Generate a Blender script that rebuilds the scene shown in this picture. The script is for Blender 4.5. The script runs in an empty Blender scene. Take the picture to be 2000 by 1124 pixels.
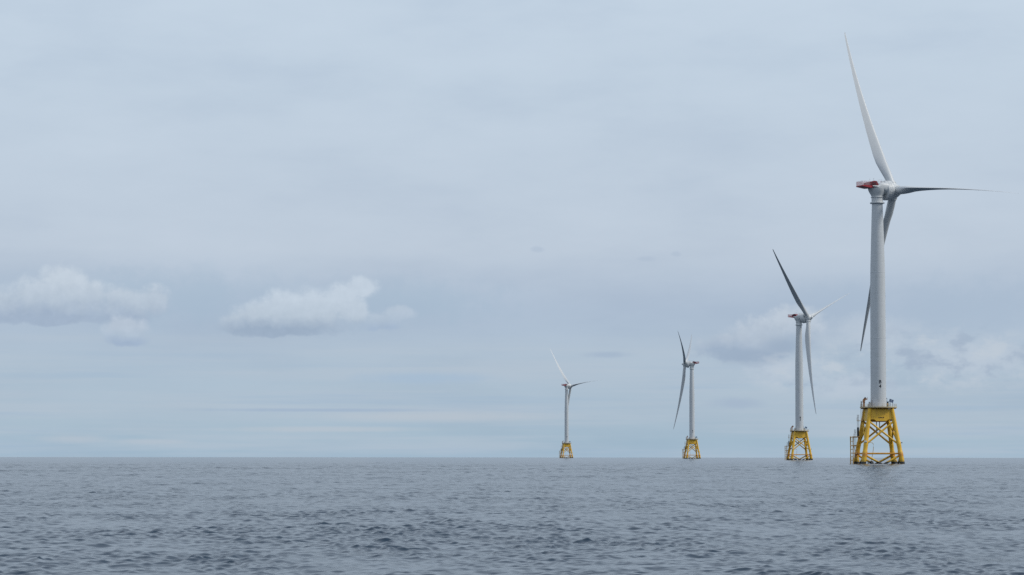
import bpy, bmesh, math, random
import numpy as np
from mathutils import Vector, Matrix

random.seed(4)
rng = np.random.default_rng(11)
C = bpy.context.scene.collection
S = bpy.context.scene
R = math.radians
RE = 7.4e6                       # effective earth radius (with refraction): the sea really curves away
EYE = 2.95                        # eye height of the photographer on a low boat


def lin(r, g, b):
    f = lambda c: (c / 255 / 12.92) if c / 255 <= 0.04045 else ((c / 255 + 0.055) / 1.055) ** 2.4
    return (f(r), f(g), f(b), 1.0)


# ------------------------------------------------------------------ camera
cd = bpy.data.cameras.new('camera')
cam = bpy.data.objects.new('camera', cd)
C.objects.link(cam)
cd.sensor_width = 36
cd.lens = 36 * 4650 / 2000
cd.clip_start = 0.5
cd.clip_end = 40000
cd.shift_y = 124.7 / 2000
cam.matrix_world = (Matrix.Translation((0, 0, EYE)) @ Matrix.Rotation(R(90 + 2.5), 4, 'X')
                    @ Matrix.Rotation(0.0008, 4, 'Z'))
S.camera = cam

# ------------------------------------------------------------------ render look
S.view_settings.view_transform = 'Standard'
S.view_settings.look = 'None'
S.view_settings.exposure = 0
S.view_settings.gamma = 1
S.view_settings.use_curve_mapping = False

S.cycles.use_denoising = False

# ------------------------------------------------------------------ sun (behind thin cloud, high on the right)
SUN_AZ, SUN_EL = R(104), R(42)
sl = bpy.data.lights.new('sun', 'SUN')
sl.energy = 2.05
sl.angle = R(14)
sl.color = (1.0, 0.955, 0.88)
sun = bpy.data.objects.new('sun', sl)
C.objects.link(sun)
sv = Vector((math.sin(SUN_AZ) * math.cos(SUN_EL), math.cos(SUN_AZ) * math.cos(SUN_EL), math.sin(SUN_EL)))
sun.rotation_euler = sv.to_track_quat('Z', 'Y').to_euler()
sun.location = (400, -200, 600)


# ------------------------------------------------------------------ node helper
class NT:
    def __init__(s, tree):
        s.t = tree
        s.L = tree.links

    def put(s, sock, v):
        if v is None:
            return
        if isinstance(v, bpy.types.NodeSocket):
            s.L.new(v, sock)
        else:
            sock.default_value = v

    def n(s, kind, **kw):
        nd = s.t.nodes.new(kind)
        for k, v in kw.items():
            setattr(nd, k, v)
        return nd

    def m(s, op, a, b=None, c=None, clamp=False):
        nd = s.n('ShaderNodeMath', operation=op, use_clamp=clamp)
        for i, v in enumerate((a, b, c)):
            s.put(nd.inputs[i], v)
        return nd.outputs[0]

    def v(s, op, a, b=None, c=None):
        nd = s.n('ShaderNodeVectorMath', operation=op)
        for i, x in enumerate((a, b, c)):
            s.put(nd.inputs[i], x)
        return nd.outputs['Value' if op in ('LENGTH', 'DOT_PRODUCT', 'DISTANCE') else 'Vector']

    def noise(s, vec, scale, detail=4, rough=.5, out='Fac', dist=0):
        nd = s.n('ShaderNodeTexNoise')
        s.put(nd.inputs['Vector'], vec)
        nd.inputs['Scale'].default_value = scale
        nd.inputs['Detail'].default_value = detail
        nd.inputs['Roughness'].default_value = rough
        nd.inputs['Distortion'].default_value = dist
        return nd.outputs[out]

    def ss(s, x, a, b, lo=0., hi=1.):          # smoothstep map range
        nd = s.n('ShaderNodeMapRange', interpolation_type='SMOOTHSTEP', clamp=True)
        s.put(nd.inputs[0], x)
        for i, q in enumerate((a, b, lo, hi)):
            s.put(nd.inputs[i + 1], q)
        return nd.outputs[0]

    def mix(s, f, a, b, mode='MIX'):
        nd = s.n('ShaderNodeMix', data_type='RGBA', blend_type=mode)
        s.put(nd.inputs[0], f)
        s.put(nd.inputs[6], a)
        s.put(nd.inputs[7], b)
        return nd.outputs[2]

    def ramp(s, f, stops):
        nd = s.n('ShaderNodeValToRGB')
        s.put(nd.inputs[0], f)
        e = nd.color_ramp.elements
        while len(e) < len(stops):
            e.new(0.5)
        for k, (p, c) in enumerate(stops):
            e[k].position = p
            e[k].color = c
        return nd.outputs[0]


# ------------------------------------------------------------------ world: blue Nishita sky behind a bright broken cloud deck
W = bpy.data.worlds.new('World')
S.world = W
W.use_nodes = True
W.node_tree.nodes.clear()
w = NT(W.node_tree)
sky = w.n('ShaderNodeTexSky', sky_type='NISHITA')
sky.sun_disc = False
sky.sun_elevation = SUN_EL
sky.sun_rotation = SUN_AZ
bg_sky = w.n('ShaderNodeBackground')
w.L.new(sky.outputs[0], bg_sky.inputs[0])
bg_sky.inputs[1].default_value = 0.06

tc = w.n('ShaderNodeTexCoord')
sep = w.n('ShaderNodeSeparateXYZ')
w.L.new(tc.outputs['Generated'], sep.inputs[0])
az = w.m('MULTIPLY', w.m('ARCTAN2', sep.outputs[0], sep.outputs[1]), 180 / math.pi)   # degrees, 0 = north (+Y)
el = w.m('MULTIPLY', w.m('ARCSINE', sep.outputs[2]), 180 / math.pi)                    # degrees above level
cmb = w.n('ShaderNodeCombineXYZ')
w.L.new(az, cmb.inputs[0])
w.L.new(el, cmb.inputs[1])
P = cmb.outputs[0]

# high overcast sheet: brightness by elevation
EMAX = 90.0
stops = [(0, (158, 181, 200)), (.45, (160, 183, 200)), (1.0, (168, 186, 202)), (1.7, (167, 186, 203)), (2.5, (171, 188, 205)),
         (3.3, (167, 184, 204)), (4.0, (174, 189, 207)), (4.9, (185, 198, 213)), (7.0, (187, 201, 216)),
         (9.0, (189, 204, 219)), (11., (192, 207, 222)), (30, (196, 208, 224)), (90, (190, 203, 220))]
deck_sky = w.ramp(w.m('DIVIDE', el, EMAX), [(e / EMAX, lin(*c)) for e, c in stops])
# broad mottling of the sheet and thin level streaks low down
n1 = w.noise(w.v('MULTIPLY', P, (0.16, 0.5, 0)), 1.0, 5, .55)
deck_sky = w.mix(1.0, deck_sky, w.ramp(n1, [(.25, (.90, .915, .94, 1)), (.5, (1, 1, 1, 1)), (.75, (1.06, 1.05, 1.04, 1))]), 'MULTIPLY')
n2 = w.noise(w.v('ADD', w.v('MULTIPLY', P, (0.11, 2.3, 0)), (7.3, 1.9, 0)), 1.0, 5, .6)
st = w.m('MULTIPLY', w.ss(el, 3.6, 2.0), w.ss(n2, .38, .68))
deck_sky = w.mix(w.m('MULTIPLY', st, .55), deck_sky, lin(178, 191, 205))
n3 = w.noise(w.v('ADD', w.v('MULTIPLY', P, (0.09, 2.0, 0)), (1.3, 8.9, 0)), 1.0, 4, .55)
st3 = w.m('MULTIPLY', w.ss(el, 3.2, 1.6), w.ss(n3, .5, .72))
deck_sky = w.mix(w.m('MULTIPLY', st3, .5), deck_sky, lin(152, 177, 202))

fb = w.noise(P, 1.15, 7, .58)                       # cauliflower detail for cloud outlines
fb2 = w.noise(w.v('ADD', P, (.16, .2, 0)), 1.15, 7, .58)   # the same a little nearer the light: billows catch it
billow = w.m('SUBTRACT', fb, fb2)
fbf = w.noise(w.v('ADD', P, (31, 7, 0)), 3.6, 6, .6)
det = w.m('ADD', w.m('MULTIPLY', w.m('SUBTRACT', fb, .5), 1.5), w.m('MULTIPLY', w.m('SUBTRACT', fbf, .5), .75))


def field(blobs, k=.35):
    """signed distance-like field of ellipses given as (azimuth, elevation, half width, half height) in degrees"""
    d = None
    for a, e, rx, ry in blobs:
        q = w.v('LENGTH', w.v('MULTIPLY_ADD', P, (1 / rx, 1 / ry, 0), (-a / rx, -e / ry, 0)))
        d = q if d is None else w.m('SMOOTH_MIN', d, q, k)
    return d


def cloud(base, blobs, e0, e1, top, body, foot, amount, edge=(1.28, .62), k=.35, rag=1.0):
    """a cumulus: ragged edge, bright crown, blue grey flat foot"""
    d = w.m('ADD', field(blobs, k), w.m('MULTIPLY', det, -rag))
    # foot cut off nearly level
    d = w.m('ADD', d, w.ss(w.m('ADD', el, w.m('MULTIPLY', w.m('SUBTRACT', fb, .5), .35)), e0 + .1, e0 - .14, 0, .9))
    al = w.ss(d, edge[0], edge[1])
    h = w.m('DIVIDE', w.m('SUBTRACT', el, e0), e1 - e0)
    h = w.m('ADD', h, w.m('MULTIPLY', billow, .5))
    col = w.ramp(h, [(.0, lin(*foot)), (.18, lin(*foot)), (.45, lin(*body)), (.8, lin(*top)), (1, lin(*top))])
    col = w.mix(1.0, col, w.ramp(fbf, [(.3, (.95, .955, .96, 1)), (.7, (1.04, 1.035, 1.03, 1))]), 'MULTIPLY')
    return w.mix(w.m('MULTIPLY', al, amount), base, col)


def wash(base, blobs, col, amount, lo=1.3, hi=.2, rag=1.0):
    d = w.m('ADD', field(blobs, .3), w.m('MULTIPLY', det, -rag))
    return w.mix(w.m('MULTIPLY', w.ss(d, lo, hi), amount), base, lin(*col))


sk = deck_sky
# soft grey blue bands and gaps
sk = wash(sk, [(-9.0, 3.75, 4.5, .75), (-2.8, 3.7, 3.0, .6)], (160, 181, 201), .55)
sk = wash(sk, [(7.9, 3.75, 1.7, .5), (11.0, 3.5, 2.4, .8)], (164, 182, 202), .6)
sk = wash(sk, [(-2.1, 1.86, 1.9, .16)], (160, 183, 206), .7, rag=.5)
sk = wash(sk, [(-1.9, .93, 3.4, .13), (-4.5, .62, 2.6, .08)], (182, 192, 203), .65, rag=.4)
sk = wash(sk, [(-4.6, 1.08, 3.2, .05)], (155, 175, 199), .7, rag=.4)
sk = wash(sk, [(2.3, 2.42, .6, .09), (5.4, 1.25, .7, .16)], (158, 176, 198), .7, rag=.5)
sk = wash(sk, [(.62, 4.95, .17, .07), (3.22, 4.72, .25, .07), (3.95, 4.83, .12, .06)], (170, 185, 204), .55, rag=.9)
sk = wash(sk, [(-10.4, .38, .9, .12), (-8.6, .32, 1.0, .08)], (180, 191, 203), .6, rag=.5)
# cloud bank on the right
sk = wash(sk, [(8.6, 2.9, 1.1, .5), (10.8, 2.3, 2.0, .6), (8.2, 1.7, 1.2, .35), (6.6, 2.1, 1.0, .5)], (182, 195, 210), .8)
sk = cloud(sk, [(5.2, 2.6, .8, .36), (6.0, 2.85, .85, .5), (6.75, 3.2, .65, .4), (5.9, 2.5, .9, .25)], 2.25, 3.55,
           (186, 198, 212), (173, 187, 204), (154, 172, 194), .95)
sk = wash(sk, [(5.8, 2.36, 1.0, .2), (6.55, 2.62, .6, .3)], (151, 169, 191), .8, rag=.8)
bank = field([(10.2, 2.3, 3.4, .85), (7.2, 2.0, 1.8, .6)], .4)
bank = w.ss(bank, 1.2, .35)
nb = w.noise(w.v('ADD', w.v('MULTIPLY', P, (1.0, 1.7, 0)), (3.1, 4.7, 0)), 1.0, 6, .58)
sk = w.mix(w.m('MULTIPLY', w.m('MULTIPLY', bank, w.ss(nb, .50, .64)), .8), sk, lin(187, 198, 210))
sk = w.mix(w.m('MULTIPLY', w.m('MULTIPLY', bank, w.ss(nb, .50, .34)), .65), sk, lin(151, 168, 190))
# left cumulus with its small detached puff
sk = cloud(sk, [(-11.9, 3.5, .7, .42), (-11.3, 3.7, .8, .5), (-10.72, 3.95, .62, .58), (-10.2, 3.7, .75, .5),
                (-9.3, 3.55, .65, .45), (-8.55, 3.7, .45, .36), (-12.4, 3.6, .5, .36), (-10.9, 3.25, 1.3, .25)], 3.05, 4.4,
           (192, 204, 217), (177, 191, 207), (157, 174, 196), .92, rag=1.1)
sk = cloud(sk, [(-9.25, 2.92, .5, .32), (-9.2, 2.72, .45, .16)], 2.52, 3.2, (181, 194, 210), (172, 188, 206), (155, 174, 199), .85)
# middle cumulus, wedge shaped with a plume leaning right, and its wisp
sk = cloud(sk, [(-6.6, 3.15, .38, .28), (-6.15, 3.3, .6, .42), (-5.4, 3.4, .7, .52), (-4.7, 3.45, .65, .55), (-5.6, 3.02, 1.3, .26),
                (-4.05, 3.7, .5, .44), (-3.62, 4.02, .42, .26), (-3.75, 3.5, .3, .3)], 2.8, 3.95,
           (191, 204, 218), (180, 194, 209), (151, 169, 191), .92, rag=1.0)
sk = cloud(sk, [(-3.1, 3.2, .45, .22), (-2.75, 3.42, .42, .2)], 2.95, 3.6, (180, 194, 210), (172, 188, 206), (158, 177, 201), .75, rag=1.2)

bg_cl = w.n('ShaderNodeBackground')
w.L.new(sk, bg_cl.inputs[0])
bg_cl.inputs[1].default_value = 1.08
mx = w.n('ShaderNodeMixShader')
mx.inputs[0].default_value = 0.94
w.L.new(bg_sky.outputs[0], mx.inputs[1])
w.L.new(bg_cl.outputs[0], mx.inputs[2])
wo = w.n('ShaderNodeOutputWorld')
w.L.new(mx.outputs[0], wo.inputs[0])


# ------------------------------------------------------------------ materials
def mat(name, base, rough=.45, metal=0., coat=0.):
    m = bpy.data.materials.new(name)
    m.use_nodes = True
    t = NT(m.node_tree)
    p = m.node_tree.nodes['Principled BSDF']
    p.inputs['Base Color'].default_value = (*base, 1)
    p.inputs['Roughness'].default_value = rough
    p.inputs['Metallic'].default_value = metal
    p.inputs['Coat Weight'].default_value = coat
    return m, t, p


def weathered(name, base, rough, dirt, amt, streak=(.6, .6, .05), scale=1.0):
    """paint with faint vertical run-off streaks and blotches"""
    m, t, p = mat(name, base, rough)
    co = t.n('ShaderNodeTexCoord').outputs['Object']
    a = t.noise(t.v('MULTIPLY', co, streak), 2.0 * scale, 5, .6)
    b = t.noise(co, .55 * scale, 4, .55)
    f = t.m('MULTIPLY', t.m('ADD', t.ss(a, .48, .8), t.ss(b, .5, .8)), amt, clamp=True)
    t.L.new(t.mix(f, (*base, 1), (*dirt, 1)), p.inputs['Base Color'])
    return m, t, p


M = {}
M['tower'], _t, _p = weathered('tower_paint', (.56, .585, .60), .5, (.43, .445, .44), .4)
# faint weld seams between the tower cans
_co = _t.n('ShaderNodeTexCoord').outputs['Object']
_sx = _t.n('ShaderNodeSeparateXYZ')
_t.L.new(_co, _sx.inputs[0])
_z = _t.m('FRACT', _t.m('DIVIDE', _sx.outputs[2], 2.9))
_seam = _t.m('MULTIPLY', _t.ss(_t.m('ABSOLUTE', _t.m('SUBTRACT', _z, .5)), .03, .012), .16)
_src = _p.inputs['Base Color'].links[0].from_socket
_t.L.new(_t.mix(_seam, _src, (.33, .34, .34, 1)), _p.inputs['Base Color'])
M['nacelle'] = weathered('nacelle_gelcoat', (.60, .62, .625), .42, (.42, .43, .42), .4, (.8, .8, .15))[0]
M['blade'] = weathered('blade_gelcoat', (.55, .57, .58), .42, (.46, .475, .48), .3, (.5, .5, .08))[0]
M['steel'] = weathered('galvanised_steel', (.42, .43, .43), .5, (.28, .26, .24), .5)[0]
M['dark'] = weathered('dark_rubber', (.02, .024, .032), .6, (.05, .05, .05), .4)[0]
M['black_paint'] = mat('black_lettering', (.012, .014, .02), .5)[0]
M['red'] = weathered('red_paint', (.36, .018, .03), .45, (.22, .02, .03), .5)[0]
M['cooler'] = weathered('wine_red_paint', (.20, .014, .026), .5, (.13, .015, .022), .5)[0]
M['rail_red'] = weathered('pale_railing', (.55, .38, .40), .5, (.45, .2, .22), .6)[0]
M['louvre'] = weathered('dark_red_louvre', (.10, .016, .026), .5, (.05, .012, .016), .5)[0]
M['rail_yellow'] = weathered('pale_yellow_paint', (.56, .47, .29), .5, (.40, .27, .15), .6)[0]
M['crane'] = weathered('crane_orange_paint', (.50, .23, .09), .5, (.24, .12, .07), .6)[0]
M['landing'] = weathered('landing_paint', (.72, .46, .17), .55, (.42, .22, .09), .5)[0]
M['grate'] = weathered('deck_grating', (.26, .17, .09), .7, (.14, .08, .06), .6)[0]
M['white'] = mat('white_lamp_housing', (.78, .78, .76), .4)[0]

# jacket yellow: rust bloom around the splash zone node, weed line at the water
m, t, p = mat('jacket_yellow', (.70, .40, .02), .45)
co = t.n('ShaderNodeTexCoord').outputs['Object']
sx = t.n('ShaderNodeSeparateXYZ')
t.L.new(co, sx.inputs[0])
z = sx.outputs[2]
nz = t.noise(co, .8, 5, .6)
st = t.noise(t.v('MULTIPLY', co, (1.4, 1.4, .12)), 1.6, 5, .6)
c = t.mix(t.m('MULTIPLY', t.ss(st, .46, .72), .7), (.74, .43, .02, 1), (.52, .28, .035, 1))
band = t.m('MULTIPLY', t.ss(t.m('ABSOLUTE', t.m('SUBTRACT', t.m('ADD', z, t.m('MULTIPLY', t.m('SUBTRACT', nz, .5), 2.)), 3.7)), 1.3, .2), .75)
c = t.mix(band, c, (.50, .19, .03, 1))
low = t.m('ADD', z, t.m('MULTIPLY', t.m('SUBTRACT', nz, .5), .8))
c = t.mix(t.m('MULTIPLY', t.ss(low, 2.1, 1.2), .6), c, (.22, .15, .04, 1))
c = t.mix(t.ss(low, 1.2, .95), c, (.016, .018, .02, 1))
t.L.new(c, p.inputs['Base Color'])
M['yellow'] = m

# solar cells
m, t, p = mat('solar_cells', (.05, .075, .13), .15)
M['solar'] = m

# sea water
m, t, p = mat('sea_water', (.008, .027, .050), .16)
p.inputs['IOR'].default_value = 1.333
g = t.n('ShaderNodeNewGeometry')
pos = g.outputs['Position']
# ripples smaller than the modelled waves tilt the surface a little
q1 = t.v('SUBTRACT', t.noise(t.v('MULTIPLY', pos, (1.0, 1.6, 0)), 1.7, 3, .6, 'Color'), (.5, .5, .5))
q2 = t.v('SUBTRACT', t.noise(t.v('MULTIPLY', pos, (1.0, 1.5, 0)), .16, 4, .62, 'Color'), (.5, .5, .5))
patch = t.noise(t.v('MULTIPLY', pos, (1.0, .7, 0)), .035, 6, .68)     # cat's paws: rougher and smoother patches
pa = t.ss(patch, .34, .68, .45, 1.65)
q = t.v('ADD', t.v('MULTIPLY', q1, (.22, .22, 0)), t.v('MULTIPLY', q2, (.22, .22, 0)))
sc_ = t.n('ShaderNodeVectorMath', operation='SCALE')
t.L.new(q, sc_.inputs[0])
t.L.new(pa, sc_.inputs['Scale'])
q = sc_.outputs[0]
nn = t.v('NORMALIZE', t.v('ADD', g.outputs['Normal'], q))
t.L.new(nn, p.inputs['Normal'])
M['sea'] = m


# ------------------------------------------------------------------ mesh helpers
def frame(d):
    d = d.normalized()
    u = d.cross(Vector((0, 0, 1)))
    if u.length < 1e-4:
        u = Vector((1, 0, 0))
    u.normalize()
    return u, d.cross(u).normalized()


class MB:
    def __init__(s):
        s.v, s.f = [], []

    def loft(s, rings, cap=True, closed=True):
        o = len(s.v)
        n = len(rings[0])
        for r in rings:
            s.v += [tuple(x) for x in r]
        for i in range(len(rings) - 1):
            for j in range(n if closed else n - 1):
                a, b = o + i * n + j, o + i * n + (j + 1) % n
                s.f.append((a, b, b + n, a + n))
        if cap:
            s.f.append(tuple(o + j for j in reversed(range(n))))
            s.f.append(tuple(o + (len(rings) - 1) * n + j for j in range(n)))
        return s

    def tube(s, p0, p1, r0, r1=None, n=14):
        p0, p1 = Vector(p0), Vector(p1)
        r1 = r0 if r1 is None else r1
        u, v = frame(p1 - p0)
        return s.loft([[p + (u * math.cos(a) + v * math.sin(a)) * r for a in (2 * math.pi * k / n for k in range(n))]
                       for p, r in ((p0, r0), (p1, r1))])

    def path(s, pts, r, n=8):
        pts = [Vector(p) for p in pts]
        rings = []
        for i, p in enumerate(pts):
            d = pts[min(i + 1, len(pts) - 1)] - pts[max(i - 1, 0)]
            u, v = frame(d)
            rings.append([p + (u * math.cos(2 * math.pi * k / n) + v * math.sin(2 * math.pi * k / n)) * r for k in range(n)])
        return s.loft(rings)

    def lathe(s, prof, n=48, mtx=None, cap=True):
        rings = [[Vector((r * math.cos(2 * math.pi * k / n), r * math.sin(2 * math.pi * k / n), z)) for k in range(n)] for r, z in prof]
        if mtx:
            rings = [[mtx @ x for x in r] for r in rings]
        return s.loft(rings, cap)

    def box(s, c, size, mtx=None, taper=1.0):
        o = len(s.v)
        x, y, z = (q / 2 for q in size)
        for dz in (-1, 1):
            k = taper if dz > 0 else 1
            for dx, dy in ((-1, -1), (1, -1), (1, 1), (-1, 1)):
                p = Vector((dx * x * k, dy * y * k, dz * z))
                if mtx:
                    p = mtx @ p
                s.v.append(tuple(p + Vector(c)))
        s.f += [tuple(o + i for i in q) for q in ((3, 2, 1, 0), (4, 5, 6, 7), (0, 1, 5, 4), (1, 2, 6, 5), (2, 3, 7, 6), (3, 0, 4, 7))]
        return s

    def prism(s, poly, y0, y1):
        """outline in x,z pushed from y0 to y1"""
        return s.loft([[Vector((x, y0, z)) for x, z in poly], [Vector((x, y1, z)) for x, z in poly]])

    def torus(s, c, rad, r, mtx, n=28, k=10):
        rings = []
        for i in range(n + 1):
            a = 2 * math.pi * i / n
            ctr = Vector((rad * math.cos(a), rad * math.sin(a), 0))
            e = ctr.normalized()
            rings.append([mtx @ (ctr + (e * math.cos(b) + Vector((0, 0, 1)) * math.sin(b)) * r) + Vector(c)
                          for b in (2 * math.pi * j / k for j in range(k))])
        return s.loft(rings, False)

    def build(s, name, material, parent=None, sharp=32, bevel=0):
        me = bpy.data.meshes.new(name)
        me.from_pydata(s.v, [], s.f)
        bm = bmesh.new()
        bm.from_mesh(me)
        bmesh.ops.recalc_face_normals(bm, faces=bm.faces)
        if bevel:
            bmesh.ops.bevel(bm, geom=[e for e in bm.edges if len(e.link_faces) == 2 and e.calc_face_angle() > R(50)],
                            offset=bevel, segments=2, affect='EDGES', clamp_overlap=True)
        for e in bm.edges:
            e.smooth = not (len(e.link_faces) == 2 and e.calc_face_angle(0) > R(sharp))
        for f in bm.faces:
            f.smooth = True
        bm.to_mesh(me)
        bm.free()
        me.materials.append(material)
        o = bpy.data.objects.new(name, me)
        C.objects.link(o)
        if parent:
            o.parent = parent
        return o


def empty(name, parent=None, loc=(0, 0, 0), rz=0):
    o = bpy.data.objects.new(name, None)
    o.empty_display_size = 2
    o.location = loc
    o.rotation_euler = (0, 0, rz)
    C.objects.link(o)
    if parent:
        o.parent = parent
    return o


def copy_tree(o, parent=None):
    c = o.copy()
    C.objects.link(c)
    c.parent = parent
    for ch in [x for x in bpy.data.objects if x.parent == o]:
        copy_tree(ch, c)
    return c


# ------------------------------------------------------------------ the sea: one sheet over the curved earth, waves modelled where they can be seen
def sea():
    SECT = 0.30                                              # half width of the finely meshed sector (radians)
    step = 0.0009
    ang_f = np.arange(-SECT, SECT + 1e-9, step)
    ang_c = np.arange(SECT, 2 * math.pi - SECT, R(2.0))[1:]
    lr, rr_ = math.log(38), []
    while lr < math.log(8000):                               # rows: finest close to the viewer
        rr_.append(lr)
        lr += .0010 if lr < math.log(130) else .0014
    r_f = np.exp(np.array(rr_))
    verts, faces = [], []

    def grid(rad, ang, wrap):
        n0 = sum(len(v) for v in verts)
        rr, aa = np.meshgrid(rad, ang, indexing='ij')
        x = (rr * np.sin(aa)).astype(np.float64).ravel()
        y = (rr * np.cos(aa)).astype(np.float64).ravel()
        z = -(x * x + y * y) / (2 * RE)
        na, nr = len(ang), len(rad)
        i, j = np.meshgrid(np.arange(nr - 1), np.arange(na if wrap else na - 1), indexing='ij')
        j2 = (j + 1) % na
        f = np.stack([i * na + j, i * na + j2, (i + 1) * na + j2, (i + 1) * na + j], -1).reshape(-1, 4) + n0
        faces.append(f[:, ::-1])
        return x, y, z, rr.ravel(), aa.ravel()

    x, y, z, r, a = grid(r_f, ang_f, False)
    fade = np.clip((SECT - np.abs(a)) / .03, 0, 1) * np.clip((r - 38) / 6, 0, 1)
    cell = r * step
    dx, dy, dz = (np.zeros((2, len(x))) for _ in range(3))
    # wave groups: patches of livelier and calmer water, one pattern for the ripples and one for the longer waves
    env = []
    for lo, hi, n, k_ in ((3.5, 60, 26, .27), (9, 130, 22, .26)):
        e = np.zeros_like(x)
        for _ in range(n):
            Lg = math.exp(rng.uniform(math.log(lo), math.log(hi)))
            tg = rng.uniform(0, 2 * math.pi)
            e += np.sin(2 * math.pi / Lg * (x * math.cos(tg) + y * math.sin(tg)) + rng.uniform(0, 6.28))
        env.append(np.minimum(np.exp(k_ * e / math.sqrt(n / 2)), 1.75))
    NW = 200
    lam = np.exp(np.linspace(math.log(.21), math.log(14), NW) + rng.normal(0, .02, NW))
    wind = R(-62)                                            # waves run obliquely across the view
    for L in lam:
        k = 2 * math.pi / L
        spread = .55 + .45 * (L < 2)
        th = wind + rng.normal(0, spread)
        slope = .0265 * math.exp(-max(0, math.log(L / .55)) ** 2 * .46)
        A = slope / k * abs(rng.normal(1, .3))
        ph = rng.uniform(0, 2 * math.pi)
        sel = np.nonzero(cell < L / 3.0)[0]
        if not len(sel):
            continue
        kx, ky = k * math.cos(th), k * math.sin(th)
        am = A * np.clip((L / 3.0 - cell[sel]) / (L / 3.0 * .35), 0, 1)
        if L > 2:                                            # open water beyond the lee of the boat runs rougher
            am = am * (1 + 1.6 * np.clip((r[sel] - 130) / 350, 0, 1))
        p = kx * x[sel] + ky * y[sel] + ph
        sn, cs = np.sin(p), np.cos(p)
        gi = int(L > 1.6)
        dz[gi, sel] += am * cs
        dx[gi, sel] -= .9 * am * sn * math.cos(th)
        dy[gi, sel] -= .9 * am * sn * math.sin(th)
    x = x + dx[0] * fade * env[0] + dx[1] * fade * env[1]
    y = y + dy[0] * fade * env[0] + dy[1] * fade * env[1]
    z = z + dz[0] * fade * env[0] + dz[1] * fade * env[1]
    verts.append(np.stack([x, y, z], -1))
    # remaining disc, calm mesh
    xs, ys, zs, _, _ = grid(np.exp(np.linspace(math.log(38), math.log(8000), 260)),
                            np.concatenate([[SECT], ang_c, [2 * math.pi - SECT]]), False)
    verts.append(np.stack([xs, ys, zs], -1))
    n0 = sum(len(v) for v in verts)
    k = 180
    ring = np.array([[38 * math.sin(2 * math.pi * i / k), 38 * math.cos(2 * math.pi * i / k), -.02] for i in range(k)])
    verts.append(np.vstack([[[0, 0, 0]], ring]))
    V = np.vstack(verts)
    F = np.vstack(faces).astype(np.int32)
    T = np.array([[n0, n0 + 1 + (i + 1) % k, n0 + 1 + i] for i in range(k)], np.int32)
    me = bpy.data.meshes.new('sea')
    me.vertices.add(len(V))
    me.vertices.foreach_set('co', V.astype(np.float32).ravel())
    me.loops.add(F.size + T.size)
    me.loops.foreach_set('vertex_index', np.concatenate([F.ravel(), T.ravel()]))
    me.polygons.add(len(F) + len(T))
    me.polygons.foreach_set('loop_start', np.concatenate([np.arange(len(F)) * 4, F.size + np.arange(len(T)) * 3]).astype(np.int32))
    me.polygons.foreach_set('use_smooth', np.ones(len(F) + len(T), bool))
    me.update(calc_edges=True)
    me.validate()
    me.materials.append(M['sea'])
    o = bpy.data.objects.new('sea', me)
    C.objects.link(o)
    o['kind'] = 'structure'
    return o


sea()

# ------------------------------------------------------------------ the offshore wind turbine (units: metres above the water)
LEG = [R(-122.5), R(-32.5), R(57.5), R(147.5)]              # A front left, B front right, C rear right, D rear left


def leg_r(z):
    return 10.1 + (5.75 - 10.1) * z / 20.2


def leg_p(i, z, out=0.):
    a = LEG[i % 4]
    r = leg_r(z) + out
    return Vector((r * math.cos(a), r * math.sin(a), z))


def tower_r(z):
    pts = [(20.9, 3.05), (22.3, 2.84), (24, 2.8), (66, 2.72), (72, 2.62), (84, 2.28), (95.2, 1.95)]
    for (z0, a), (z1, b) in zip(pts, pts[1:]):
        if z <= z1:
            return a + (b - a) * (z - z0) / (z1 - z0)
    return pts[-1][1]


def rail_ring(mb, rad, z0, n, rails=(.55, 1.1), gap=(), r=.035):
    pts = [(rad * math.cos(2 * math.pi * k / n), rad * math.sin(2 * math.pi * k / n)) for k in range(n)]
    for k, (x, y) in enumerate(pts):
        if k in gap:
            continue
        mb.tube((x, y, z0), (x, y, z0 + rails[-1] + .03), r, n=6)
        x2, y2 = pts[(k + 1) % n]
        if (k + 1) % n in gap:
            continue
        for h in rails:
            mb.tube((x, y, z0 + h), (x2, y2, z0 + h), r, n=6)
        mb.box(((x + x2) / 2, (y + y2) / 2, z0 + .08), (math.hypot(x2 - x, y2 - y), .02, .14),
               Matrix.Rotation(math.atan2(y2 - y, x2 - x), 3, 'Z'))


def glyphs(text, height, rad, z_top, ang, parent):
    """upright letters one above the other, bent round the tower"""
    vv, ff = [], []
    zt = z_top
    for ch in text:
        cu = bpy.data.curves.new('letters', 'FONT')
        cu.body = ch
        cu.size = height / .70
        cu.offset = .035
        cu.align_x = 'CENTER'
        cu.resolution_u = 4
        tmp = bpy.data.objects.new('letters', cu)
        C.objects.link(tmp)
        me = bpy.data.meshes.new_from_object(tmp.evaluated_get(bpy.context.evaluated_depsgraph_get()))
        bpy.data.objects.remove(tmp)
        bpy.data.curves.remove(cu)
        o = len(vv)
        for v in me.vertices:
            a = ang + v.co.x / rad
            vv.append((rad * math.sin(a), -rad * math.cos(a), zt - height + v.co.y))
        ff += [tuple(o + i for i in pl.vertices) for pl in me.polygons]
        bpy.data.meshes.remove(me)
        zt -= height * 1.33
    mb = MB()
    mb.v, mb.f = vv, ff
    return mb.build('lettering', M['black_paint'], parent)


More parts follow.
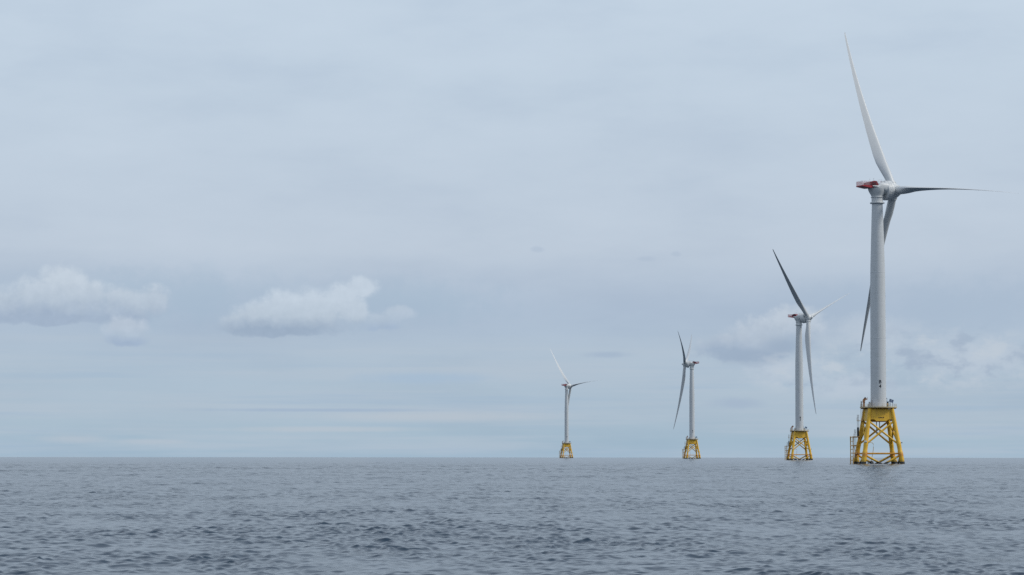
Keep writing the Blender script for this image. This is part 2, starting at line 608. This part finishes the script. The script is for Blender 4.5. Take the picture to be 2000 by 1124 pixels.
def make_foundation(root):
    jk = empty('jacket', root)
    for i in range(4):
        mb = MB()
        mb.loft([[leg_p(i, z) + Vector((r * math.cos(a), r * math.sin(a), 0)) for a in (2 * math.pi * k / 24 for k in range(24))]
                 for z, r in ((-3, .90), (3.1, .90), (3.4, .94), (4.7, .94), (5.0, .82), (6.6, .80), (6.9, .85), (8.2, .85), (8.5, .77), (20.35, .72))])
        mb.build('leg', M['yellow'], jk, sharp=50)
    for i in range(4):
        j = i + 1
        for a, b in ((i, j), (j, i)):
            MB().tube(leg_p(a, 15.9), leg_p(b, 7.3), .34).build('cross_brace', M['yellow'], jk)
            d0, d1 = leg_p(a, 3.6), leg_p(b, -4.2)
            MB().tube(d0, d0 + (d1 - d0) * .86, .38).build('cross_brace', M['yellow'], jk)
        MB().tube(leg_p(i, 4.05), leg_p(j, 4.05), .31).build('horizontal_brace', M['yellow'], jk)
    # cable tubes and the loose hose
    for x in (-.75, .35):
        MB().path([(x, .6, 16), (x, .6, 12.6), (x + .05, .8, 11.2)], .16).build('cable_tube', M['steel'], jk)
    pA = leg_p(0, 8.0)
    MB().path([pA + Vector((.3, -.4, 0)), pA + Vector((1.4, -.3, .1)), (-2.2, -5.6, 7.9), (-1.9, -5.5, 7.5), (-1.85, -5.5, 6.2), (-2.1, -5.5, 4.2),
               (-2.5, -5.6, 2.2), (-2.7, -5.9, 1.0)], .11).build('hose', M['rail_yellow'], jk)
    MB().torus((-2.95, -6.9, .75), .95, .16, Matrix.Rotation(R(24), 3, 'X') @ Matrix.Rotation(R(-10), 3, 'Y')).build('fender_ring', M['dark'], jk)
    mb = MB().box(pA + Vector((-.15, -.95, .35)), (1.05, .5, .5)).box(pA + Vector((-.15, -.95, .68)), (1.1, .55, .15))
    mb.build('sensor_box', M['white'], jk, bevel=.04)
    pB = leg_p(1, 7.9)
    mb = MB().tube(pB, pB + Vector((1.25, -.2, .05)), .07, n=8).tube(pB + Vector((1.2, -.2, -.15)), pB + Vector((1.2, -.2, .28)), .16, n=10)
    mb.build('marker_lamp', M['dark'], jk)

    # transition piece: conical can in the middle, flat webs to the legs
    mb = MB().lathe([(2.9, 15.55), (3.0, 15.7), (3.2, 20.42)], 40)
    ring_in = []
    for i in range(4):
        a0, a1 = leg_p(i, 16.4), leg_p(i + 1, 16.4)
        b0, b1 = leg_p(i, 20.3), leg_p(i + 1, 20.3)
        nrm = ((a0 + a1) / 2)
        nrm.z = 0
        nrm.normalize()
        q = []
        for off in (.18, -.05):
            q.append([a0 + nrm * off, a0.lerp(a1, .22) + nrm * off - Vector((0, 0, .0)), a0.lerp(a1, .3) + nrm * off - Vector((0, 0, .55)),
                      a0.lerp(a1, .7) + nrm * off - Vector((0, 0, .55)), a0.lerp(a1, .78) + nrm * off, a1 + nrm * off, b1 + nrm * off, b0 + nrm * off])
        mb.loft(q)
    tp = mb.build('transition_piece', M['yellow'], root, sharp=40)
    # small stencilled marks low on the front web
    c0, c1 = leg_p(0, 16.75), leg_p(1, 16.75)
    dr = (c1 - c0).normalized()
    nrm = Vector((dr.y, -dr.x, 0))
    rot = Matrix.Rotation(math.atan2(dr.y, dr.x), 3, 'Z')
    base = c0.lerp(c1, .40) + nrm * .2
    for zz, hh, row in ((.35, .30, ((0, .34), (.5, .16), (.85, .40), (1.35, .14), (1.7, .34))), (-.25, .2, ((.25, .34), (.8, .3), (1.3, .3)))):
        mk = MB().box(base + dr * .85 + Vector((0, 0, zz - hh / 2)), (1.9 if zz > 0 else 1.3, .028, .05), rot)
        for q, wd in row:
            mk.box(base + dr * q + Vector((0, 0, zz)), (wd, .03, hh), rot)
        mk.build('stencil_mark', M['black_paint'], tp)

    # working deck
    mb = MB().lathe([(3.3, 20.46), (6.3, 20.46), (6.55, 20.60), (6.62, 20.62), (6.62, 20.9), (3.2, 20.9)], 28)
    for k in range(14):                                     # radial stiffeners under the deck
        a = 2 * math.pi * k / 14
        mb.box((4.9 * math.cos(a), 4.9 * math.sin(a), 20.37), (2.9, .12, .18), Matrix.Rotation(a, 3, 'Z'))
    dk = mb.build('deck', M['grate'], root)
    mb = MB().lathe([(6.64, 20.66), (6.70, 20.66), (6.70, 21.02), (6.64, 21.02)], 28, cap=False)
    mb.build('deck_edge', M['rail_yellow'], dk)
    mb = MB()
    rail_ring(mb, 6.5, 20.9, 28)
    mb.build('railing', M['rail_yellow'], dk)
    for x in (3.6, 4.1):
        MB().box((x, -4.5, 20.2), (.32, .3, .26)).build('floodlight', M['white'], dk, bevel=.03)

    # folded deck crane, left
    cr = MB().lathe([(.55, 20.9), (.5, 21.2), (.36, 21.3), (.34, 22.5), (.46, 22.55), (.46, 22.9)], 16, Matrix.Translation((-5.2, -1.2, 0)))
    cr = cr.build('deck_crane', M['crane'], root)
    mb = MB().prism([(-5.75, 22.6), (-5.2, 22.6), (-4.8, 23.4), (-4.55, 24.0), (-5.0, 24.35), (-5.65, 23.6)], -1.5, -.9)
    mb.build('crane_post', M['crane'], cr, bevel=.04)
    mb = MB().prism([(-5.1, 23.85), (-4.75, 24.2), (-3.95, 23.95), (-3.95, 23.55), (-4.7, 23.55)], -1.85, -1.5)
    mb.tube((-4.0, -1.68, 23.9), (-4.0, -1.68, 24.45), .08, n=8).tube((-5.5, -1.68, 21.9), (-4.6, -1.68, 23.7), .11, n=8)
    mb.build('crane_boom', M['crane'], cr, bevel=.03)
    MB().tube((-4.75, -1.9, 24.25), (-4.75, -.8, 24.25), .27, n=14).build('winch_drum', M['dark'], cr)
    mb = MB().box((-6.15, -1.0, 21.9), (.45, .5, 1.9)).box((-6.15, -1.0, 22.95), (.5, .56, .2))
    mb.build('crane_cabinet', M['steel'], cr, bevel=.03)
    # switch cabinet with sloping cover, left of the tower
    cb = MB().prism([(-3.9, 20.9), (-2.8, 20.9), (-2.8, 22.6), (-3.15, 22.7), (-3.75, 21.9)], -3.7, -2.7).build('equipment_cabinet', M['steel'], root, bevel=.04)
    MB().box((-3.25, -3.2, 22.62), (.55, .8, .28), Matrix.Rotation(R(-18), 3, 'Y')).build('cabinet_cover', M['dark'], cb, bevel=.03)
    # right hand group: lamp mast, dark cabinets, solar panels
    cb = MB().box((3.35, -3.3, 21.85), (.62, .6, 1.9)).box((3.35, -3.3, 22.84), (.7, .68, .08)).build('equipment_cabinet', M['dark'], root, bevel=.03)
    MB().box((3.35, -3.61, 21.9), (.5, .03, .8)).build('cabinet_door', M['landing'], cb)
    mb = MB().tube((2.95, -3.7, 20.9), (2.95, -3.7, 23.9), .06, n=8).box((2.95, -3.7, 24.0), (.42, .3, .24)).tube((2.95, -3.7, 23.2), (3.35, -3.7, 23.5), .05, n=6)
    mb.build('lamp_mast', M['steel'], root)
    mb = MB().tube((4.15, -3.2, 20.9), (4.15, -3.2, 23.3), .1, n=8).tube((5.1, -3.2, 20.9), (5.1, -3.2, 22.6), .07, n=8).tube((4.15, -3.2, 22.9), (5.1, -3.2, 22.4), .06, n=6)
    sp = mb.build('solar_mount', M['dark'], root)
    rt = Matrix.Rotation(R(16), 3, 'Y') @ Matrix.Rotation(R(-52), 3, 'X')
    for dx, dz in ((4.25, 23.25), (5.0, 22.98)):
        fr = MB().box((dx, -3.45, dz), (.74, 1.35, .05), Matrix.Rotation(R(16), 3, 'Y') @ Matrix.Rotation(R(52), 3, 'X')).build('solar_panel', M['solar'], sp)

    # boat landing, left
    bl = empty('boat_landing', root)
    P0, P1 = Vector((-10.15, 3.6, 0)), Vector((-9.2, 1.6, 0))
    for q in (P0, P1):
        mb = MB().path([q + Vector((.6, 0, -2.5)), q + Vector((.05, 0, -1.2)), q, q + Vector((0, 0, 10.3))], .24, 10)
        mb.build('fender_post', M['landing'], bl)
    for zz in (10.05, 6.95, 4.2):
        L = leg_p(3, zz)
        mb = MB()
        for q in (P0, P1):
            mb.tube(q + Vector((0, 0, zz)), L + Vector((-.3, 0, 0)), .17, n=8)
        mb.tube(P0 + Vector((0, 0, zz)), P1 + Vector((0, 0, zz)), .16, n=8)
        mb.build('stand_off', M['landing'], bl)
    for zz in (8.5, 5.6, 2.9, 1.6):
        MB().tube(P0 + Vector((0, 0, zz)), P1 + Vector((0, 0, zz)), .12, n=8).build('fender_rung', M['landing'], bl)
    MB().tube(P1 + Vector((0, 0, 6.95)), leg_p(3, 4.3) + Vector((-.3, 0, 0)), .1, n=8).build('landing_strut', M['landing'], bl)

    def ladder(x, y, z0, z1, wd=.55, cage=None, m='steel'):
        mb = MB()
        for s in (-1, 1):
            mb.tube((x + s * wd / 2, y, z0), (x + s * wd / 2, y, z1), .055, n=6)
        k = z0 + .2
        while k < z1:
            mb.tube((x - wd / 2, y, k), (x + wd / 2, y, k), .03, n=5)
            k += .32
        if cage:
            k = cage
            while k < z1 + .01:
                for a in range(8):
                    b0, b1 = math.pi + a * math.pi / 8, math.pi + (a + 1) * math.pi / 8
                    mb.tube((x + .42 * math.cos(b0), y + .7 * math.sin(b0), k), (x + .42 * math.cos(b1), y + .7 * math.sin(b1), k), .03, n=5)
                k += .8
            for a in (2, 4, 6):
                b0 = math.pi + a * math.pi / 8
                mb.tube((x + .42 * math.cos(b0), y + .7 * math.sin(b0), cage), (x + .42 * math.cos(b0), y + .7 * math.sin(b0), z1), .03, n=5)
        return mb.build('ladder', M[m], bl)

    ladder(-8.45, 2.4, 2.8, 12.9, cage=11.0)
    ladder(-7.4, 2.9, 10.2, 18.2, cage=16.4)
    ladder(-6.1, 2.6, 16.2, 20.8)
    MB().box((-7.42, 2.15, 11.85), (.74, .55, 3.1)).box((-7.42, 2.15, 13.5), (.84, .65, .2)).build('ladder_guard', M['dark'], bl, bevel=.06)

    def plat(c, sx, sy, rail=True):
        mb = MB().box(c, (sx, sy, .16))
        if rail:
            for ex in (-1, 1):
                for ey in (-1, 1):
                    mb.tube((c[0] + ex * (sx / 2 - .05), c[1] + ey * (sy / 2 - .05), c[2]), (c[0] + ex * (sx / 2 - .05), c[1] + ey * (sy / 2 - .05), c[2] + 1.1), .035, n=6)
                for h in (.55, 1.1):
                    mb.tube((c[0] + ex * (sx / 2 - .05), c[1] - sy / 2 + .05, c[2] + h), (c[0] + ex * (sx / 2 - .05), c[1] + sy / 2 - .05, c[2] + h), .03, n=6)
        return mb.build('landing_platform', M['landing'], bl)

    plat((-7.9, 2.6, 10.2), 2.3, 1.8)
    plat((-8.5, 2.4, 6.75), 1.6, 1.4)
    plat((-8.4, 2.4, 4.1), 1.8, 1.4)
    plat((-6.75, 2.9, 16.0), 2.2, 1.6)


def make_tower(root):
    zs = [20.9, 21.2, 21.9, 22.6, 24, 30, 38, 46, 54, 62, 66, 69, 72, 76, 80, 84, 88, 92, 95.3]
    mb = MB().lathe([(tower_r(q), q) for q in zs], 64)
    tw = mb.build('tower', M['tower'], root)
    for zz in (46.0, 70.0):
        mb = MB().lathe([(tower_r(zz) + .005, zz - .1), (tower_r(zz) + .03, zz - .08), (tower_r(zz) + .03, zz + .08), (tower_r(zz) + .005, zz + .1)], 64, cap=False)
        mb.build('flange', M['tower'], tw)
    a = R(-58)                                               # door on the left flank
    mb = MB().prism([(-.5, 21.2), (.5, 21.2), (.5, 23.1), (.3, 23.4), (-.3, 23.4), (-.5, 23.1)], -.06, .1)
    for i, v in enumerate(mb.v):
        q = Matrix.Rotation(a, 3, 'Z') @ Vector((v[0], v[1] - 2.9, v[2]))
        mb.v[i] = tuple(q)
    mb.build('door', M['steel'], tw)
    return tw


def make_nacelle(root):
    """built facing +X, origin on the tower axis"""
    # slewing collar + neck flaring up into the machine house
    rings = []
    n = 40
    for z, r, cx in ((97.5, 2.08, 0), (97.9, 2.15, 0), (98.6, 2.5, 0), (99.4, 2.95, -.05), (100.2, 3.25, -.1), (100.75, 3.35, -.1)):
        rings.append([Vector((cx + r * math.cos(2 * math.pi * k / n), r * .95 * math.sin(2 * math.pi * k / n), z)) for k in range(n)])
    nac = MB().loft(rings).build('nacelle', M['nacelle'], root, sharp=40)
    mb = MB().lathe([(2.0, 95.2), (2.62, 95.22), (2.66, 95.3), (2.66, 95.5), (2.6, 95.62), (2.1, 95.68), (2.06, 97.25), (2.3, 97.32), (2.34, 97.4), (2.34, 97.55), (2.1, 97.62)], 48)
    mb.build('yaw_collar', M['nacelle'], nac, sharp=25)
    # guard rail of the collar walkway
    # upper hull, lower edge sweeping down toward the generator
    rings = []
    for x, hw, zb, zt in ((-3.4, 2.6, 101.1, 101.5), (-3.0, 2.75, 100.95, 101.62), (-1.8, 2.9, 100.7, 101.66), (-1.05, 2.95, 100.4, 101.7), (-.6, 2.98, 100.2, 102.2), (-.1, 3.0, 100.0, 102.75), (1.2, 3.1, 99.5, 102.95), (3.1, 3.2, 98.4, 103.1)):
        ring = []
        for k in range(32):
            a = 2 * math.pi * k / 32
            ca, sa = math.cos(a), math.sin(a)
            e = .62
            yy = hw * math.copysign(abs(ca) ** e, ca)
            zz = (zt + zb) / 2 + (zt - zb) / 2 * math.copysign(abs(sa) ** e, sa)
            ring.append(Vector((x, yy, zz)))
        rings.append(ring)
    MB().loft(rings).build('machine_housing', M['nacelle'], nac, sharp=45)
    # direct drive generator drum
    tilt = Matrix.Translation((0, 0, 99.75)) @ Matrix.Rotation(R(90 - 6), 4, 'Y')
    prof = [(2.6, 2.7), (3.3, 2.75), (3.5, 2.85), (3.56, 3.0), (3.56, 3.45), (3.52, 3.47), (3.52, 3.55), (3.56, 3.57), (3.56, 4.5), (3.52, 4.52), (3.52, 4.6), (3.56, 4.62), (3.56, 5.2), (3.48, 5.35), (3.2, 5.45), (2.3, 5.6)]
    g = MB().lathe(prof, 56, tilt)
    for k in range(28):
        a = 2 * math.pi * k / 28
        m4 = tilt @ Matrix.Rotation(a, 4, 'Z')
        g.box(m4 @ Vector((3.57, 0, 4.05)), (.06, .09, .86), (m4.to_3x3()))
    g.build('generator', M['nacelle'], nac, sharp=30)
    # red hoist platform
    mb = MB().prism([(-7.6, 101.15), (-7.6, 101.5), (-2.9, 101.62), (-2.9, 100.75), (-4.2, 100.62)], -2.25, 2.25)
    hp = mb.build('hoist_platform', M['red'], nac, bevel=.05)
    mb = MB()
    xs = [-7.5, -6.7, -5.9, -5.1, -4.3]
    pts = [(x, -2.18) for x in reversed(xs)] + [(-7.5, -1.1), (-7.5, 0), (-7.5, 1.1)] + [(x, 2.18) for x in xs]
    for (x, y), (x2, y2) in zip(pts, pts[1:] + [pts[-1]]):
        z0 = 101.5
        mb.tube((x, y, z0), (x, y, z0 + 1.5), .05, n=6)
        if (x, y) != (x2, y2):
            for h in (.35, .75, 1.12, 1.5):
                mb.tube((x, y, z0 + h), (x2, y2, z0 + h), .045, n=6)
            for f in (.25, .5, .75):
                mb.tube((x + (x2 - x) * f, y + (y2 - y) * f, z0), (x + (x2 - x) * f, y + (y2 - y) * f, z0 + 1.5), .025, n=5)
    mb.build('platform_railing', M['rail_red'], nac)
    mb = MB().prism([(-4.25, 101.6), (-.75, 101.72), (-1.5, 103.15), (-2.6, 103.25), (-4.25, 102.8)], -2.4, 2.4)
    ck = mb.build('cooler', M['cooler'], nac, bevel=.06)
    for s in (-1, 1):
        mb = MB().box((-2.85, s * 2.41, 102.2), (2.0, .03, 1.0))
        for k in range(6):
            mb.box((-2.85, s * 2.44, 101.8 + k * .17), (1.96, .05, .07))
        mb.build('cooler_louvre', M['louvre'], nac)
    # roof hatch, masts and rails
    mb = MB().box((1.5, -1.2, 103.05), (.9, .8, .35))
    mb.build('roof_hatch', M['nacelle'], nac, bevel=.05)
    mb = MB()
    for y in (-1.9, 1.9):
        for x in (-.8, .6, 2.0, 3.2):
            mb.tube((x, y, 102.6), (x, y, 103.75), .035, n=6)
        mb.tube((-.8, y, 103.72), (3.2, y, 103.72), .035, n=6)
    mb.build('roof_rail', M['steel'], nac)
    for y in (-1.3, 1.3):
        MB().tube((-2.3, y, 103.1), (-2.3, y, 104.3), .04, n=6).tube((-2.5, y, 104.25), (-2.1, y, 104.25), .05, n=6).build('wind_vane_mast', M['steel'], nac)
    MB().tube((2.4, 1.2, 103.0), (2.4, 1.2, 103.55), .16, n=12).build('aviation_lamp', M['red'], nac)
    return nac


def make_hub(root):
    """origin in the hub centre, axis +X"""
    rot = Matrix.Rotation(R(90), 4, 'Y')
    mb = MB().lathe([(2.0, -2.0), (2.35, -1.7), (2.5, -1.0), (2.5, .3), (2.35, 1.1), (1.95, 1.75), (1.3, 2.2), (.95, 2.35), (.85, 3.2), (.6, 3.45), (.1, 3.5)], 40, rot)
    hub = mb.build('hub', M['nacelle'], root, sharp=40)
    for k in range(3):
        a = 2 * math.pi * k / 3
        d = Vector((0, math.cos(a), math.sin(a)))
        mb = MB().tube(d * 1.2, d * 2.75, 1.72, 1.66, 32)
        mb.tube(d * 2.75, d * 2.95, 1.75, 1.75, 32)
        mb.build('blade_socket', M['nacelle'], hub)
    return hub


def make_blade(parent, mtx, span_bend):
    """span along +Z from the hub centre, leading edge +X, suction side +Y; span_bend = tip offset in the blade's frame"""
    tab = [(0.038, 2.9, 1.0, 20), (.06, 2.9, 1.0, 20), (.09, 3.05, .92, 19), (.13, 3.5, .68, 16), (.18, 4.0, .47, 12), (.23, 4.1, .37, 9.5), (.30, 3.8, .31, 7),
           (.38, 3.4, .27, 5), (.46, 2.95, .24, 3.8), (.55, 2.5, .215, 2.5), (.64, 2.0, .20, 1.5), (.73, 1.58, .185, .8), (.82, 1.25, .175, .2), (.90, .92, .165, 0),
           (.95, .7, .16, 0), (.98, .54, .16, 0), (.995, .34, .16, 0), (1.0, .08, .2, 0)]
    n = 28
    rings = []
    for s, ch, th, tw in tab:
        z = s * 70.0
        bl = min(1, max(0, (1 - th) / .55))                 # 0 = round root, 1 = aerofoil
        ring = []
        for k in range(n):
            a = 2 * math.pi * k / n
            cx, cy = math.cos(a) * ch / 2, math.sin(a) * ch / 2
            u = (1 - math.cos(a)) / 2                        # 0 leading edge .. 1 trailing edge
            yt = 5 * th * (.2969 * math.sqrt(u) - .126 * u - .3516 * u * u + .2843 * u ** 3 - .1036 * u ** 4)
            ax = (.32 - u) * ch
            ay = (yt if a < math.pi else -yt * .82) * ch + .03 * ch * math.sin(math.pi * u)
            x, y = cx + (ax - cx) * bl, cy + (ay - cy) * bl
            t = -R(tw)
            x, y = x * math.cos(t) - y * math.sin(t), x * math.sin(t) + y * math.cos(t)
            b = s ** 2
            ring.append(Vector((x + span_bend.x * b, y + span_bend.y * b, z + span_bend.z * b)))
        rings.append(ring)
    o = MB().loft(rings).build('blade', M['blade'], parent, sharp=60)
    o.matrix_local = mtx
    return o


def place_rotor(root, nac, hub, yaw, tilt, psi, cone=4.3, lag=-3.0, sag=2.0, pitch=86):
    """yaw: compass angle of the shaft in the turbine's own frame; psi: first blade's turn in the disc"""
    pitch = R(pitch)
    nac.rotation_euler = (0, 0, math.pi / 2 - yaw)
    axis = Vector((math.sin(yaw) * math.cos(tilt), math.cos(yaw) * math.cos(tilt), math.sin(tilt)))
    e1 = Vector((math.cos(yaw), -math.sin(yaw), 0))
    up = e1.cross(axis)
    if up.z < 0:
        up = -up
    hc = Vector((7.3 * math.sin(yaw), 7.3 * math.cos(yaw), 100.2))
    er = math.cos(psi) * e1 + math.sin(psi) * up
    side = axis.cross(er)
    hm = Matrix((axis, er, side)).transposed().to_4x4()
    hm.translation = hc
    hub.matrix_local = hm
    for k in range(3):
        s = psi - k * 2 * math.pi / 3
        er = math.cos(s) * e1 + math.sin(s) * up
        et = -math.sin(s) * e1 + math.cos(s) * up
        X = (axis * math.sin(pitch) + et * math.cos(pitch)).normalized()
        Y = er.cross(X).normalized()
        mt = Matrix((X, Y, er)).transposed()
        bend = axis * cone + et * lag - Vector((0, 0, sag * math.cos(s) ** 2))
        bl = mt.inverted() @ bend
        m4 = mt.to_4x4()
        m4.translation = hc
        make_blade(root, m4, bl)


GROUP = 'offshore wind turbines standing in a row in the sea'
SPEC = [                         # x, y, shaft bearing, shaft tilt, rotor turn, blade lag, blade pitch, letters, label
    (133.3, 866.0, 66.4, 6.2, 117.3, -3.0, 96, 'B4', 'nearest and tallest white wind turbine, lettered B 4, on a yellow jacket in the sea'),
    (202.4, 1677., 123.0, 6.5, 43.2, -3.0, 86, 'B3', 'second tallest white wind turbine, its raised blade dark, red platform pointing left'),
    (190.5, 2520., -79.0, 7.0, 152.5, -1.5, 124, 'B2', 'white wind turbine seen side on, rotor on its left, red platform pointing right'),
    (76.0, 3312., 51.8, 6.9, 130.0, -3.0, 88, 'B1', 'smallest, farthest white wind turbine, thin white blade raised to the left'),
]
todo = []
proto = None
for x, y, yaw, tilt, psi, lag, pitch, letters, label in SPEC:
    bearing = math.atan2(x, y)
    if proto is None:
        root = proto = empty('wind_turbine')
        make_foundation(root)
        tw, nac, hub = make_tower(root), make_nacelle(root), make_hub(root)
    else:
        root = copy_tree(proto)
        kids = [o for o in bpy.data.objects if o.parent == root]
        tw, nac, hub = (next(o for o in kids if o.name.startswith(k)) for k in ('tower', 'nacelle', 'hub'))
    root.location = (x, y, -(x * x + y * y) / (2 * RE) - .3)   # the tide covers 0.3 m
    root.rotation_euler = (0, 0, -bearing)
    root['label'] = label
    root['category'] = 'wind turbine'
    root['group'] = GROUP
    todo.append((root, tw, nac, hub, R(yaw) - bearing, R(tilt), R(psi), lag, pitch, letters))
for root, tw, nac, hub, yaw, tilt, psi, lag, pitch, letters in todo:
    place_rotor(root, nac, hub, yaw, tilt, psi, lag=lag, pitch=pitch)
    glyphs(letters, 1.22, tower_r(30) + .05, 30.75, R(14), tw)
